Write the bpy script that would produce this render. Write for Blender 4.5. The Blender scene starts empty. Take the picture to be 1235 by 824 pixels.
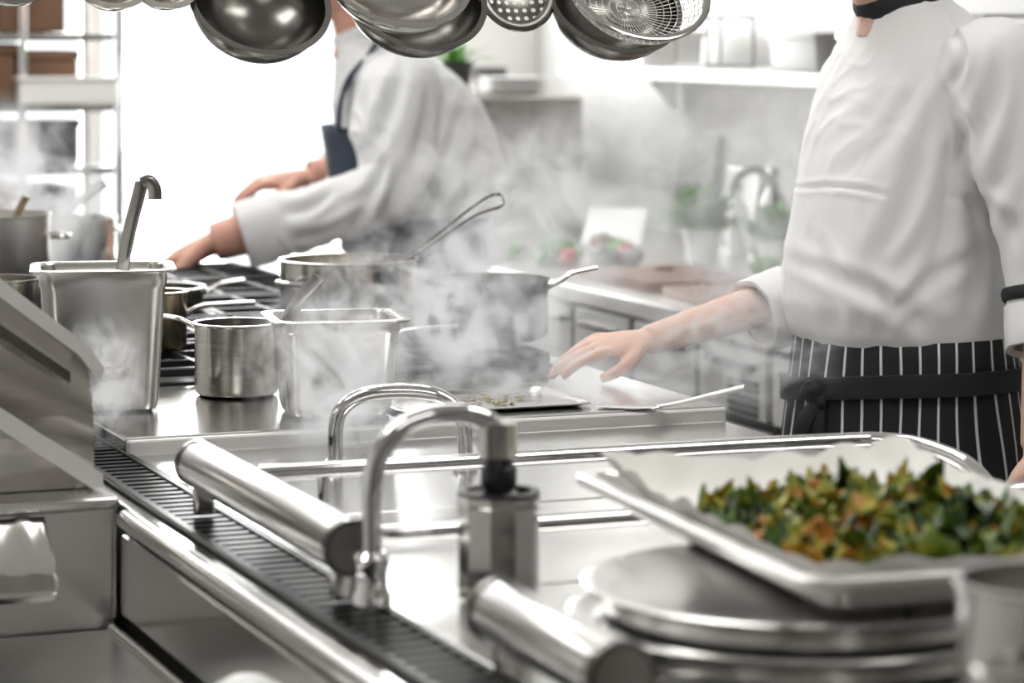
import bpy, bmesh, math, random
from mathutils import Vector, Matrix, noise
random.seed(7)
S=bpy.context.scene
T=math.radians(21.5); CT=math.cos(T); ST=math.sin(T)
V=Vector
def W(r,d,z=0): return V((-.4466+CT*r-ST*d, 3.393+ST*r+CT*d, z))
# ------------------------------------------------------------ materials
MATS={}
def mat(name,col,rough=.5,metal=0,nscale=8,namt=.08,bump=0,stretch=(1,1,1),ramt=.0,emis=0,sss=0,sheen=0,detail=4,coat=0,bdist=.002):
    if name in MATS: return MATS[name]
    m=bpy.data.materials.new(name); m.use_nodes=True; nt=m.node_tree; b=nt.nodes['Principled BSDF']
    tc=nt.nodes.new('ShaderNodeTexCoord'); mp=nt.nodes.new('ShaderNodeMapping'); mp.inputs['Scale'].default_value=stretch
    nz=nt.nodes.new('ShaderNodeTexNoise'); nz.inputs['Scale'].default_value=nscale; nz.inputs['Detail'].default_value=detail
    nt.links.new(tc.outputs['Object'],mp.inputs[0]); nt.links.new(mp.outputs[0],nz.inputs['Vector'])
    mx=nt.nodes.new('ShaderNodeMix'); mx.data_type='RGBA'
    lo=[max(0,c*(1-namt)) for c in col]; hi=[min(1,c*(1+namt)) for c in col]
    mx.inputs[6].default_value=(*lo,1); mx.inputs[7].default_value=(*hi,1)
    nt.links.new(nz.outputs['Fac'],mx.inputs[0]); nt.links.new(mx.outputs[2],b.inputs['Base Color'])
    b.inputs['Metallic'].default_value=metal; b.inputs['Roughness'].default_value=rough
    if ramt:
        mr=nt.nodes.new('ShaderNodeMapRange'); mr.inputs[3].default_value=max(.02,rough-ramt); mr.inputs[4].default_value=rough+ramt
        nt.links.new(nz.outputs['Fac'],mr.inputs[0]); nt.links.new(mr.outputs[0],b.inputs['Roughness'])
    if bump:
        bp=nt.nodes.new('ShaderNodeBump'); bp.inputs['Strength'].default_value=bump; bp.inputs['Distance'].default_value=bdist
        nt.links.new(nz.outputs['Fac'],bp.inputs['Height']); nt.links.new(bp.outputs[0],b.inputs['Normal'])
    if emis:
        b.inputs['Emission Color'].default_value=(*col,1); b.inputs['Emission Strength'].default_value=emis
    if sss:
        b.inputs['Subsurface Weight'].default_value=sss; b.inputs['Subsurface Radius'].default_value=(.012,.005,.003)
        b.inputs['Subsurface Scale'].default_value=1
    if coat: b.inputs['Coat Weight'].default_value=coat
    MATS[name]=m; return m
steel=mat('brushed_steel',(.67,.665,.65),.21,1,5,.03,0,(1,1,1),.03)
steel_sat=mat('satin_steel',(.66,.65,.63),.30,1,9,.06,0,(1,1,5),.06)
steel_pol=mat('polished_steel',(.62,.61,.59),.13,1,6,.06,.04,(1,1,3),.04)
steel_wav=mat('wavy_reflective_steel',(.74,.71,.67),.14,1,2.2,.12,.35,(1,1,3),.05,bdist=.014)
steel_gn=mat('brushed_container_steel',(.58,.565,.54),.24,1,26,.10,.03,(1,1,.12),.06)
steel_pot=mat('pot_steel',(.52,.50,.47),.20,1,16,.2,0,(1,1,14),.08)
slabst=mat('pale_satin_edge_steel',(.74,.735,.72),.38,.55,12,.05,0,(1,1,6),.05)
chrome=mat('chrome',(.78,.78,.78),.07,1,6,.04)
bright=mat('bright_rolled_steel',(.84,.835,.82),.18,1,20,.04,0,(1,1,1),.04)
darksteel=mat('dark_pan_steel',(.20,.195,.18),.24,1,9,.25,0,(1,1,1),.08)
midsteel=mat('mid_steel',(.38,.37,.35),.2,1,9,.1,0,(1,1,1),.06)
iron=mat('black_cast_iron',(.016,.016,.018),.42,.3,60,.3,.3)
grim=mat('grille_metal',(.022,.022,.022),.38,.5,60,.2,.2)
blackpl=mat('black_plastic',(.02,.021,.024),.35)
brass=mat('aged_brass',(.42,.35,.25),.25,1,12,.2,0,(1,1,6),.08)
skin=mat('skin',(.74,.50,.41),.58,0,14,.06,.15,sss=.08)
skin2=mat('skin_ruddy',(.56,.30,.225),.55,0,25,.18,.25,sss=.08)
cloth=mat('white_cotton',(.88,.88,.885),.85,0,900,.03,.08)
cloth2=mat('white_cotton_shaded',(.70,.705,.715),.85,0,900,.03,.08)  # same white cotton, darkened in colour to stand for backlit shading
navy=mat('navy_denim',(.03,.04,.062),.8,0,500,.35,.1)
blackcl=mat('black_cloth',(.015,.015,.018),.75,0,500,.3,.1)
hairm=mat('dark_hair',(.02,.014,.01),.4,0,90,.5,.6,(1,1,.1))
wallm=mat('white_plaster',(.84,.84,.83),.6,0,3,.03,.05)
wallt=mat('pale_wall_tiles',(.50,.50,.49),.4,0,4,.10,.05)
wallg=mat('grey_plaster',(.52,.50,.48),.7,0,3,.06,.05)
paper=mat('parchment_paper',(.88,.87,.84),.7,0,20,.03,.1)
whitepl=mat('white_enamel',(.80,.80,.79),.35,0,5,.03)
greypl=mat('grey_plastic',(.26,.26,.26),.4)
cabm=mat('pale_cabinet_steel',(.62,.62,.61),.33,.45,12,.05,0,(1,1,8),.05)
brown=mat('brown_cardboard',(.16,.085,.05),.8,0,12,.25)
tallb=mat('dark_brown_laminate',(.10,.075,.06),.5,0,6,.25)
wood=mat('reddish_board',(.22,.12,.09),.55,0,8,.2,0,(1,9,1))
green=mat('herb_green',(.08,.25,.02),.55,0,30,.45)
terr=mat('dark_planter',(.03,.03,.032),.5)
shoe=mat('black_leather',(.015,.015,.015),.35)
redp=mat('red_plastic',(.5,.05,.04),.4)
eyem=mat('eye_white',(.8,.78,.75),.2)
pupil=mat('eye_dark',(.03,.02,.015),.15)
def kale_mat():
    m=bpy.data.materials.new('roasted_kale'); m.use_nodes=True; nt=m.node_tree; b=nt.nodes['Principled BSDF']
    tc=nt.nodes.new('ShaderNodeTexCoord'); oi=nt.nodes.new('ShaderNodeObjectInfo')
    ad=nt.nodes.new('ShaderNodeVectorMath'); ad.operation='ADD'
    nt.links.new(tc.outputs['Object'],ad.inputs[0]); nt.links.new(oi.outputs['Random'],ad.inputs[1])
    nz=nt.nodes.new('ShaderNodeTexNoise'); nz.inputs['Scale'].default_value=36; nz.inputs['Detail'].default_value=3
    nt.links.new(ad.outputs[0],nz.inputs['Vector'])
    mth=nt.nodes.new('ShaderNodeMath'); mth.operation='MULTIPLY_ADD'; mth.inputs[1].default_value=.44
    nt.links.new(oi.outputs['Random'],mth.inputs[0]); nt.links.new(nz.outputs['Fac'],mth.inputs[2])
    cr=nt.nodes.new('ShaderNodeValToRGB'); e=cr.color_ramp.elements
    e[0].position=.42; e[0].color=(.012,.032,.006,1); e[1].position=1.0; e[1].color=(.42,.17,.015,1)
    a=e.new(.58); a.color=(.040,.095,.010,1); a=e.new(.74); a.color=(.13,.20,.018,1); a=e.new(.88); a.color=(.38,.34,.03,1)
    nt.links.new(mth.outputs[0],cr.inputs[0]); nt.links.new(cr.outputs[0],b.inputs['Base Color'])
    b.inputs['Roughness'].default_value=.4; return m
kale=kale_mat()
def stripe_mat():
    m=bpy.data.materials.new('black_white_pinstripe'); m.use_nodes=True; nt=m.node_tree; b=nt.nodes['Principled BSDF']
    uv=nt.nodes.new('ShaderNodeUVMap'); uv.uv_map='UVMap'; sp=nt.nodes.new('ShaderNodeSeparateXYZ'); nt.links.new(uv.outputs[0],sp.inputs[0])
    f=nt.nodes.new('ShaderNodeMath'); f.operation='FRACT'; mu=nt.nodes.new('ShaderNodeMath'); mu.operation='MULTIPLY'; mu.inputs[1].default_value=1/.027
    nt.links.new(sp.outputs[0],mu.inputs[0]); nt.links.new(mu.outputs[0],f.inputs[0])
    lt=nt.nodes.new('ShaderNodeMath'); lt.operation='LESS_THAN'; lt.inputs[1].default_value=.13; nt.links.new(f.outputs[0],lt.inputs[0])
    mx=nt.nodes.new('ShaderNodeMix'); mx.data_type='RGBA'; mx.inputs[6].default_value=(.012,.012,.014,1); mx.inputs[7].default_value=(.75,.75,.75,1)
    nt.links.new(lt.outputs[0],mx.inputs[0]); nt.links.new(mx.outputs[2],b.inputs['Base Color']); b.inputs['Roughness'].default_value=.8
    return m
stripe=stripe_mat()
def check_mat():
    m=bpy.data.materials.new('houndstooth_check'); m.use_nodes=True; nt=m.node_tree; b=nt.nodes['Principled BSDF']
    tc=nt.nodes.new('ShaderNodeTexCoord'); c=nt.nodes.new('ShaderNodeTexChecker'); c.inputs['Scale'].default_value=210
    c.inputs[1].default_value=(.02,.02,.02,1); c.inputs[2].default_value=(.75,.75,.75,1)
    nt.links.new(tc.outputs['Object'],c.inputs[0]); nt.links.new(c.outputs[0],b.inputs['Base Color']); b.inputs['Roughness'].default_value=.8; return m
check=check_mat()
def floor_mat():
    m=bpy.data.materials.new('floor_tiles'); m.use_nodes=True; nt=m.node_tree; b=nt.nodes['Principled BSDF']
    tc=nt.nodes.new('ShaderNodeTexCoord'); c=nt.nodes.new('ShaderNodeTexBrick'); c.offset=0; c.inputs['Scale'].default_value=3.3
    c.inputs['Color1'].default_value=(.23,.2,.18,1); c.inputs['Color2'].default_value=(.27,.235,.21,1); c.inputs['Mortar'].default_value=(.12,.11,.1,1)
    c.inputs['Mortar Size'].default_value=.012; c.inputs['Brick Width'].default_value=1; c.inputs['Row Height'].default_value=1
    nt.links.new(tc.outputs['Object'],c.inputs[0]); nt.links.new(c.outputs[0],b.inputs['Base Color']); b.inputs['Roughness'].default_value=.4; return m
floorm=floor_mat()
# ------------------------------------------------------------ geometry helpers
class M:
    def __init__(s): s.v=[]; s.f=[]
    def add(s,vf,mt=None):
        v,f=vf; o=len(s.v)
        s.v+= [ (mt@V(p)) if mt else V(p) for p in v]; s.f+=[tuple(i+o for i in q) for q in f]; return s
    def get(s): return (s.v,s.f)
def box(x0,x1,y0,y1,z0,z1,bev=0,seg=2):
    bm=bmesh.new(); bmesh.ops.create_cube(bm,size=1)
    for v in bm.verts: v.co=V((x0+(v.co.x+.5)*(x1-x0),y0+(v.co.y+.5)*(y1-y0),z0+(v.co.z+.5)*(z1-z0)))
    if bev: bmesh.ops.bevel(bm,geom=bm.edges[:],offset=bev,segments=seg,profile=.5,affect='EDGES')
    bm.verts.index_update(); r=([v.co.copy() for v in bm.verts],[tuple(v.index for v in f.verts) for f in bm.faces]); bm.free(); return r
def lathe(prof,seg=32):
    v=[];f=[];rows=[]
    for r,z in prof:
        if r<1e-6: rows.append([len(v)]); v.append(V((0,0,z)))
        else:
            rows.append(list(range(len(v),len(v)+seg)))
            v+=[V((r*math.cos(2*math.pi*i/seg),r*math.sin(2*math.pi*i/seg),z)) for i in range(seg)]
    for a,b in zip(rows,rows[1:]):
        for i in range(seg):
            j=(i+1)%seg
            if len(a)==1 and len(b)==1: continue
            if len(a)==1: f.append((a[0],b[j],b[i]))
            elif len(b)==1: f.append((a[i],a[j],b[0]))
            else: f.append((a[i],a[j],b[j],b[i]))
    return v,f
def catmull(P,n):
    if n<=1: return P
    out=[]
    Q=[P[0]]+P+[P[-1]]
    for i in range(1,len(Q)-2):
        p0,p1,p2,p3=Q[i-1],Q[i],Q[i+1],Q[i+2]
        for k in range(n):
            t=k/n
            out.append([.5*((2*b)+(-a+c)*t+(2*a-5*b+4*c-d)*t*t+(-a+3*b-3*c+d)*t**3) for a,b,c,d in zip(p0,p1,p2,p3)])
    out.append(P[-1]); return out
def sweep(pts,rad,up=None,seg=12,res=1,closed=False):
    if not isinstance(rad,(list,tuple)): rad=[rad]*len(pts)
    elif len(rad)!=len(pts): rad=[rad]*len(pts)
    rad=[(r,r) if not isinstance(r,(list,tuple)) else tuple(r) for r in rad]
    P=[list(p)+list(r) for p,r in zip(pts,rad)]
    if not closed: P=catmull([list(map(float,p)) for p in P],res)
    n=len(P); v=[];f=[]; side=None
    for i in range(n):
        p=V(P[i][:3]); a,b=P[i][3:5]
        if closed: t=V(P[(i+1)%n][:3])-V(P[i-1][:3])
        else: t=V(P[min(i+1,n-1)][:3])-V(P[max(i-1,0)][:3])
        t.normalize()
        if up is not None: side=t.cross(V(up))
        elif side is None:
            side=t.cross(V((0,0,1)));
            if side.length<.2: side=t.cross(V((0,1,0)))
        else: side=side-t*side.dot(t)
        side.normalize(); nn=side.cross(t)
        for k in range(seg):
            an=2*math.pi*k/seg; v.append(p+side*(a*math.cos(an))+nn*(b*math.sin(an)))
    for i in range(n if closed else n-1):
        j=(i+1)%n
        for k in range(seg):
            l=(k+1)%seg; f.append((i*seg+k,j*seg+k,j*seg+l,i*seg+l))
    if not closed:
        f.append(tuple(range(seg))); f.append(tuple((n-1)*seg+k for k in reversed(range(seg))))
    return v,f
def loft(rings,cap0=True,cap1=True):
    n=len(rings[0]); v=[p for r in rings for p in r]; f=[]
    for i in range(len(rings)-1):
        for k in range(n):
            l=(k+1)%n; f.append((i*n+k,i*n+l,(i+1)*n+l,(i+1)*n+k))
    if cap0: f.append(tuple(reversed(range(n))))
    if cap1: f.append(tuple((len(rings)-1)*n+k for k in range(n)))
    return v,f
def rrect(w,d,r,z,n=6):
    out=[]
    for cx,cy,a0 in ((1,1,0),(-1,1,90),(-1,-1,180),(1,-1,270)):
        for k in range(n+1):
            a=math.radians(a0+90*k/n); out.append(V((cx*(w/2-r)+r*math.cos(a),cy*(d/2-r)+r*math.sin(a),z)))
    return out
def vessel(w,d,h,taper=.012,fl=.012,cr=.03,t=.0015,fld=.006):
    R=[]
    b=taper
    R.append(rrect(w-2*b-.02,d-2*b-.02,cr*.8,0)); R.append(rrect(w-2*b-.006,d-2*b-.006,cr*.9,.004 if h>.03 else .001)); R.append(rrect(w-2*b,d-2*b,cr,min(.014,h*.3)))
    R.append(rrect(w-2*b*.12,d-2*b*.12,cr,h*.86)); R.append(rrect(w+.002,d+.002,cr,h*.88)); R.append(rrect(w+.002,d+.002,cr,h-.004*min(1,h/.03)))
    R.append(rrect(w+2*fl,d+2*fl,cr+.004,h-.004*min(1,h/.03))); R.append(rrect(w+2*fl+.002,d+2*fl+.002,cr+.004,h-fld)); R.append(rrect(w+2*fl+.004,d+2*fl+.004,cr+.005,h-fld))
    R.append(rrect(w+2*fl+.004,d+2*fl+.004,cr+.005,h-.001)); R.append(rrect(w+2*fl+.001,d+2*fl+.001,cr+.004,h)); R.append(rrect(w+.002,d+.002,cr,h)); R.append(rrect(w-2*t,d-2*t,cr,h-.003))
    R.append(rrect(w-2*b*.12-2*t,d-2*b*.12-2*t,cr,h*.86)); R.append(rrect(w-2*b-2*t,d-2*b-2*t,cr,min(.016,h*.4))); R.append(rrect(w-2*b-.02,d-2*b-.02,cr*.8,.004))
    return loft(R)
def ell(c,ax,ay,az,seg=16,rows=10):
    v=[];f=[]; c=V(c)
    v.append(c+az)
    for i in range(1,rows):
        ph=math.pi*i/rows
        for k in range(seg):
            a=2*math.pi*k/seg; v.append(c+ax*(math.sin(ph)*math.cos(a))+ay*(math.sin(ph)*math.sin(a))+az*math.cos(ph))
    v.append(c-az); L=len(v)-1
    for k in range(seg):
        l=(k+1)%seg; f.append((0,1+k,1+l)); f.append((L,L-seg+l,L-seg+k))
        for i in range(rows-2):
            a=1+i*seg; f.append((a+k,a+seg+k,a+seg+l,a+l))
    return v,f
def to_mesh(name,vf):
    me=bpy.data.meshes.new(name); me.from_pydata([tuple(p) for p in vf[0]],[],vf[1]); me.validate()
    bm=bmesh.new(); bm.from_mesh(me); bmesh.ops.recalc_face_normals(bm,faces=bm.faces); bm.to_mesh(me); bm.free(); return me
def fin(ob,mt,smooth=True,ang=35):
    me=ob.data; me.materials.clear(); me.materials.append(mt)
    if smooth:
        me.shade_smooth()
        if ang: me.set_sharp_from_angle(angle=math.radians(ang))
def mk(name,vf,mt,parent=None,loc=None,rz=None,smooth=True,ang=35,label=None,cat=None,group=None,kind=None):
    me=to_mesh(name,vf) if isinstance(vf,tuple) else vf
    ob=bpy.data.objects.new(name,me); S.collection.objects.link(ob)
    if parent: ob.parent=parent
    if loc is not None: ob.location=loc
    if rz is not None: ob.rotation_euler[2]=rz
    fin(ob,mt,smooth,ang)
    if label: ob['label']=label
    if cat: ob['category']=cat
    if group: ob['group']=group
    if kind: ob['kind']=kind
    return ob
def thing(name,label,cat,loc,rz=T,group=None):
    e=bpy.data.objects.new(name,None); e.empty_display_size=.05; S.collection.objects.link(e)
    e.location=loc; e.rotation_euler[2]=rz; e['label']=label; e['category']=cat
    if group: e['group']=group
    return e
def fused(vf,voxel,it=4,fac=.5):
    me=to_mesh('tmp',vf); ob=bpy.data.objects.new('tmp',me); S.collection.objects.link(ob)
    m=ob.modifiers.new('r','REMESH'); m.mode='VOXEL'; m.voxel_size=voxel
    if it: s=ob.modifiers.new('s','SMOOTH'); s.iterations=it; s.factor=fac
    dg=bpy.context.evaluated_depsgraph_get(); dg.update()
    out=bpy.data.meshes.new_from_object(ob.evaluated_get(dg)); bpy.data.objects.remove(ob); return out
# ------------------------------------------------------------ room
def struct(name,vf,mt): return mk(name,vf,mt,loc=W(0,0,0),rz=T,smooth=False,kind='structure')
R0,R1,D0,D1,H=-3.0,2.25,-5.0,4.3,2.8
struct('floor',box(R0,R1,D0,D1,-.1,0),floorm)
struct('ceiling',box(R0,R1,D0,D1,H,H+.1),wallm)
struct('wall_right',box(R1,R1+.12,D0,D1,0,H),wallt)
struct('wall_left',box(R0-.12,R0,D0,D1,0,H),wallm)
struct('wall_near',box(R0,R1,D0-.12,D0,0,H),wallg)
wr0,wr1,wz0,wz1=-.4,1.95,.62,2.35
m=M(); m.add(box(R0,wr0,D1,D1+.12,0,H)); m.add(box(wr1,R1,D1,D1+.12,0,H)); m.add(box(wr0,wr1,D1,D1+.12,0,wz0)); m.add(box(wr0,wr1,D1,D1+.12,wz1,H))
struct('wall_far',m.get(),wallm)
m=M()
for a,b,c,d in ((wr0,wr0+.05,wz0,wz1),(wr1-.05,wr1,wz0,wz1),(wr0,wr1,wz0,wz0+.05),(wr0,wr1,wz1-.05,wz1),(.93,.97,wz0,wz1)): m.add(box(a,b,D1+.02,D1+.07,c,d))
struct('window_1',m.get(),whitepl)
struct('baseboard_right',box(R1-.015,R1,D0,-.7,0,.1),whitepl)
for k,(r,w) in enumerate(((-2.7,.8),(-1.5,.7),(-.2,.9),(1.2,.8))):  # unseen dark cabinets added behind the camera to vary the steel reflections
    t=thing('reflection_cabinet','unseen tall dark brown cabinet added for reflections in the steel','cabinet',W(r,D0+.02,0),group='added cabinets for steel reflections')
    bd=mk('body',box(0,w,0,.5,0,1.9+.15*(k%2),.005),tallb,t,smooth=False)
    for q in (0,1):
        do=mk('door',box(.01+q*w/2,w/2-.005+q*w/2,.501,.52,.08,1.85,.003),tallb,t,smooth=False)
        mk('handle',box(w/2-.03+q*.045,w/2-.015+q*.045,.521,.54,.9,1.15,.003),steel_pol,do,smooth=False)
# ------------------------------------------------------------ ceiling panels, unseen, added to brighten the room
for i,(r,d) in enumerate(((.35,.6),(.35,2.6),(-1.2,-.6),(1.3,-1.4),(-1.2,2.2),(-.9,-3.6))):
    t=thing('ceiling_fill_panel','unseen flat white ceiling panel added to brighten the room','light',W(r,d,H-.05),group='added ceiling fill panels')
    fr=M(); fr.add(box(-.62,.62,-.32,.32,.035,.05)); fr.add(box(-.62,-.6,-.32,.32,0,.035)); fr.add(box(.6,.62,-.32,.32,0,.035)); fr.add(box(-.6,.6,-.32,-.3,0,.035)); fr.add(box(-.6,.6,.3,.32,0,.035))
    mk('frame',fr.get(),whitepl,t,smooth=False)
    mk('diffuser',box(-.6,.6,-.3,.3,.008,.02),mat('fill_diffuser',(1,.985,.96),.5,emis=8),t,smooth=False)
L=bpy.data.lights.new('daylight','AREA'); L.shape='RECTANGLE'; L.size=2.3; L.size_y=1.7; L.energy=155; L.color=(1,.99,.97)
lo=bpy.data.objects.new('daylight',L); S.collection.objects.link(lo); lo.location=W(.78,D1+.2,1.5)
lo.rotation_euler=(math.radians(-90),0,T)
wd=bpy.data.worlds.new('sky'); S.world=wd; wd.use_nodes=True
wd.node_tree.nodes['Background'].inputs[0].default_value=(.93,.97,1,1); wd.node_tree.nodes['Background'].inputs[1].default_value=2.0
# ------------------------------------------------------------ cooking island
t=thing('cooking_range','long stainless steel cooking island with raised worktop slab','range',W(0,0,0))
mk('body',box(-.02,.76,.02,2.6,.1,.835,.004),steel_sat,t,smooth=False)
mk('plinth',box(.02,.7,.06,2.55,0,.1),blackpl,t,smooth=False)
mk('worktop',box(-.02,.775,-.004,2.62,.837,.90,.004),steel,t,smooth=False)
mk('bright_edge_strip',box(-.02,.775,-.013,-.0045,.840,.898,.003),slabst,t,smooth=False)  # paler strip added so the slab front looks lit despite dark reflections
do=mk('oven_door',box(.762,.775,.3,1.0,.2,.7,.004),steel_sat,t,smooth=False)
mk('handle',sweep([V((.776,.35,.66)),V((.81,.35,.66)),V((.81,.95,.66)),V((.776,.95,.66))],.01,res=3),chrome,do)
mk('hob_plate',box(.10,.73,.455,2.14,.9005,.9035,.001),iron,t,smooth=False)
t=thing('side_counter','stainless steel flue counter beside the range','counter',W(0,0,0))
mk('body',box(-.45,-.025,.19,2.6,0,.862),steel_sat,t,smooth=False)
mk('worktop',box(-.45,-.022,.185,2.62,.864,.90,.003),steel,t,smooth=False)
t=thing('cooking_module','stainless steel cooking module with flat bright worktop','range',W(0,0,0))
mk('body',box(-.1,.76,-2.3,-.016,.1,.858),steel_sat,t,smooth=False)
mk('plinth',box(-.05,.7,-2.25,-.05,0,.1),blackpl,t,smooth=False)
for a,b in ((-.49,-.016),(-.905,-.495),(-2.3,-.91)):
    mk('worktop',box(-.012,.775,a,b,.859,.88,.003),steel,t,smooth=False)
mk('edge_trim',sweep([V((-.108,-2.3,.868)),V((-.108,-.37,.868))],.011,seg=14),bright,t)
mk('edge_trim',box(-.1,-.084,-2.3,-.016,.858,.876,.003),steel_pol,t,smooth=False)
mk('side_panel',box(-.113,-.102,-2.3,-.365,.765,.852,.003),bright,t,smooth=False)
m=M()
for r in (-.078,-.018): m.add(box(r-.004,r+.004,-2.0,.16,.859,.882))
n=82
for i in range(n):
    d=-1.99+i*(2.14/n); m.add(box(-.076,-.02,d,d+.012,.868,.880))
m.add(box(-.052,-.046,-2.0,.16,.860,.876))
mk('vent_grille',m.get(),grim,loc=W(0,0,0),rz=T,smooth=False,label='long black slatted metal vent grille along the worktop edge',cat='grille')
t=thing('sink_unit','low stainless steel well with flat floor','sink',W(0,0,0))
mk('body',box(-.95,-.118,-2.3,-.36,.0,.75),steel,t,smooth=False)
mk('rim',sweep([V((-.123,-.366,.753)),V((-.123,-2.3,.753))],.005,seg=10),bright,t)
t=thing('fryer_unit','square-edged stainless steel fryer block with sloped cover','fryer',W(0,0,0))
mk('body',box(-.95,-.116,-.352,.18,0,.878,.004),steel_sat,t,smooth=False)
mk('worktop',box(-.95,-.112,-.358,.18,.8785,.890,.004),bright,t,smooth=False)
v=[];f=[];nc=60
for i in range(nc+1):
    x=-.60+.405*i/nc; rb=.0025 if (i%5) in (1,2) else 0
    v+=[V((x,-.3595,.874+rb)),V((x,-.372,.869+rb)),V((x,-.425,.826+rb)),V((x,-.432,.812)),V((x,-.428,.800))]
for i in range(nc):
    a=5*i
    for q in range(4): f.append((a+q,a+q+1,a+6+q,a+5+q))
dp=mk('drain_plate',(v,f),steel_pol,t,ang=20); so=dp.modifiers.new('s','SOLIDIFY'); so.thickness=.0015; so.offset=1
def quadface(poly,d0s,d1):
    n=len(poly); v=[V((x,d0s(z),z)) for x,z in poly]+[V((x,d1,z)) for x,z in poly]
    f=[tuple(range(n)),tuple(reversed(range(n,2*n)))]+[(i,(i+1)%n,n+(i+1)%n,n+i) for i in range(n)]
    return v,f
def prism(poly,d0,d1): return quadface(poly,lambda z:d0,d1)
lean=lambda z:-.285+(z-.89)*.16
v=[];f=[];nz_=26;nx_=30
def topz(x): 
    if x>-.138: return 1.02+(-.125-x)*1.2
    if x>-.245: return 1.036+(-.138-x)*.766
    return 1.118+(-.245-x)*.043
for i in range(nx_+1):
    x=-.62+.495*i/nx_
    for j in range(nz_+1):
        z=.891+(topz(x)-.891)*j/nz_
        v.append(V((x,lean(z)-.016*math.sin(math.pi*j/nz_),z)))
for i in range(nx_):
    for j in range(nz_): a=i*(nz_+1)+j; f.append((a,a+nz_+1,a+nz_+2,a+1))
mk('cover_front',(v,f),steel_wav,t,ang=60)
poly=[(-.62,.891),(-.125,.891),(-.125,1.02),(-.138,1.036),(-.245,1.118),(-.62,1.134)]
mk('cover',quadface(poly,lambda z:lean(z)+.002,.10),steel_pol,t,smooth=False)
fl=[(-.118,1.006),(-.112,1.02),(-.130,1.046),(-.245,1.138),(-.62,1.154),(-.62,1.134),(-.245,1.117),(-.14,1.036)]
mk('cover_flange',quadface(fl,lambda z:lean(z)-.024,.115),slabst,t,smooth=False)
fl2=[(-.150,1.006),(-.150,1.018),(-.25,1.090),(-.62,1.106),(-.62,1.094),(-.252,1.078)]
mk('cover_step',quadface(fl2,lambda z:lean(z)-.022,-.15),darksteel,t,smooth=False)
st=[(-.132,.894),(-.118,.894),(-.118,.908),(-.30,1.034),(-.302,1.012)]
mk('cover_strip',quadface(st,lambda z:lean(z)-.022,-.2),slabst,t,smooth=False)
mk('upstand',box(-.1175,-.1145,-.352,-.34,.76,.878,.001),steel,t,smooth=False)
def guard(r,dn,df,z,rad,lab):
    t=thing('guard_roller',lab,'roller',W(r,(dn+df)/2,z-.051))
    L=(df-dn)/2; zz=.051
    ax=Matrix.Rotation(math.pi/2,4,'X')
    m=M(); m.add(lathe([(0,-L),(rad*.8,-L),(rad*.97,-L+.003),(rad,-L+.008),(rad,L-.008),(rad*.97,L-.003),(rad*.8,L),(0,L)],40),Matrix.Translation((0,0,zz))@ax)
    mk('tube',m.get(),steel,t)
    for s in (-1,1):
        m=M(); m.add(lathe([(0,0),(rad*1.04,0),(rad*1.04,.010),(0,.010)],36),Matrix.Translation((0,s*L+.005,zz))@ax)
        c=mk('end_cap',m.get(),darksteel,t,smooth=True,ang=30)
        m=M(); m.add(lathe([(0,0),(rad*.85,0),(rad*.85,.0015),(0,.0015)],36),Matrix.Translation((0,s*(L+.0055)+.0005,zz))@ax)
        mk('cap_plate',m.get(),midsteel,c)
        mk('bracket',box(-.010,.010,s*(L-.02)-.008,s*(L-.02)+.008,.001,zz-rad*.7,.002),steel_pol,t,smooth=False)
    return t
guard(-.045,-.94,-.43,.933,.0245,'satin steel tube guard mounted above the black grille')
guard(-.012,-1.46,-1.22,.928,.0260,'satin steel tube guard at the near end of grille')
def rail(name,pts,rad,posts,lab):
    t=thing(name,lab,'rail',W(0,0,.88))
    mk('bar',sweep([V(p) for p in pts],rad,seg=16,res=6),chrome,t)
    for p in posts: mk('post',sweep([V((p[0],p[1],.0)),V((p[0],p[1],p[2]))],.006,seg=12),chrome,t)
rail('hand_rail',[(.0,-.50,.05),(.2,-.503,.05),(.45,-.506,.05),(.66,-.515,.05),(.72,-.53,.05),(.750,-.57,.047),(.765,-.64,.035),(.77,-.70,.002)],.0088,[(.07,-.502,.045),(.60,-.51,.045)],'chrome tubular rail with curved end above the worktop')
rail('hand_rail',[(.0,-.85,.045),(.3,-.85,.045),(.68,-.85,.045),(.73,-.87,.04),(.745,-.92,.002)],.0085,[(.5,-.85,.04)],'chrome tubular rail crossing the shiny worktop')
t=thing('arched_handle','low wide curved chrome handle standing before the steel slab','handle',V((-.205,3.28,.88)),rz=0)
mk('grip',sweep([V((0,0,0)),V((0,0,.045)),V((.008,0,.070)),V((.035,0,.086)),V((.08,0,.090)),V((.12,0,.084)),V((.145,0,.062)),V((.150,0,.03)),V((.150,0,.0))],.0090,seg=16,res=5),chrome,t)
for x in (0,.15):
    m=M(); m.add(lathe([(0,0),(.016,0),(.016,.008),(.012,.012),(0,.012)],24),Matrix.Translation((x,0,0))); mk('base',m.get(),chrome,t)
t=thing('gooseneck_tap','chrome gooseneck tap with square swivel head and black nozzle','tap',V((-.125,2.50,.88)),rz=0)
mk('spout',sweep([V((0,0,0)),V((0,0,.06)),V((0,0,.102)),V((.006,.003,.133)),V((.026,.008,.158)),V((.055,.014,.169)),V((.085,.02,.169)),V((.105,.026,.161)),V((.113,.03,.146))],.0094,seg=20,res=6),chrome,t)
m=M(); m.add(lathe([(0,0),(.018,0),(.018,.012),(.0145,.018),(.0145,.035),(.0165,.038),(.0165,.045),(.011,.05),(0,.05)],28))
mk('base',m.get(),chrome,t)
mk('swivel_head',loft([rrect(.036,.034,.010,z_) for z_ in (0,.002,.028,.031)]) ,bright,t,loc=V((.112,.034,.129)),ang=50)
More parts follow.
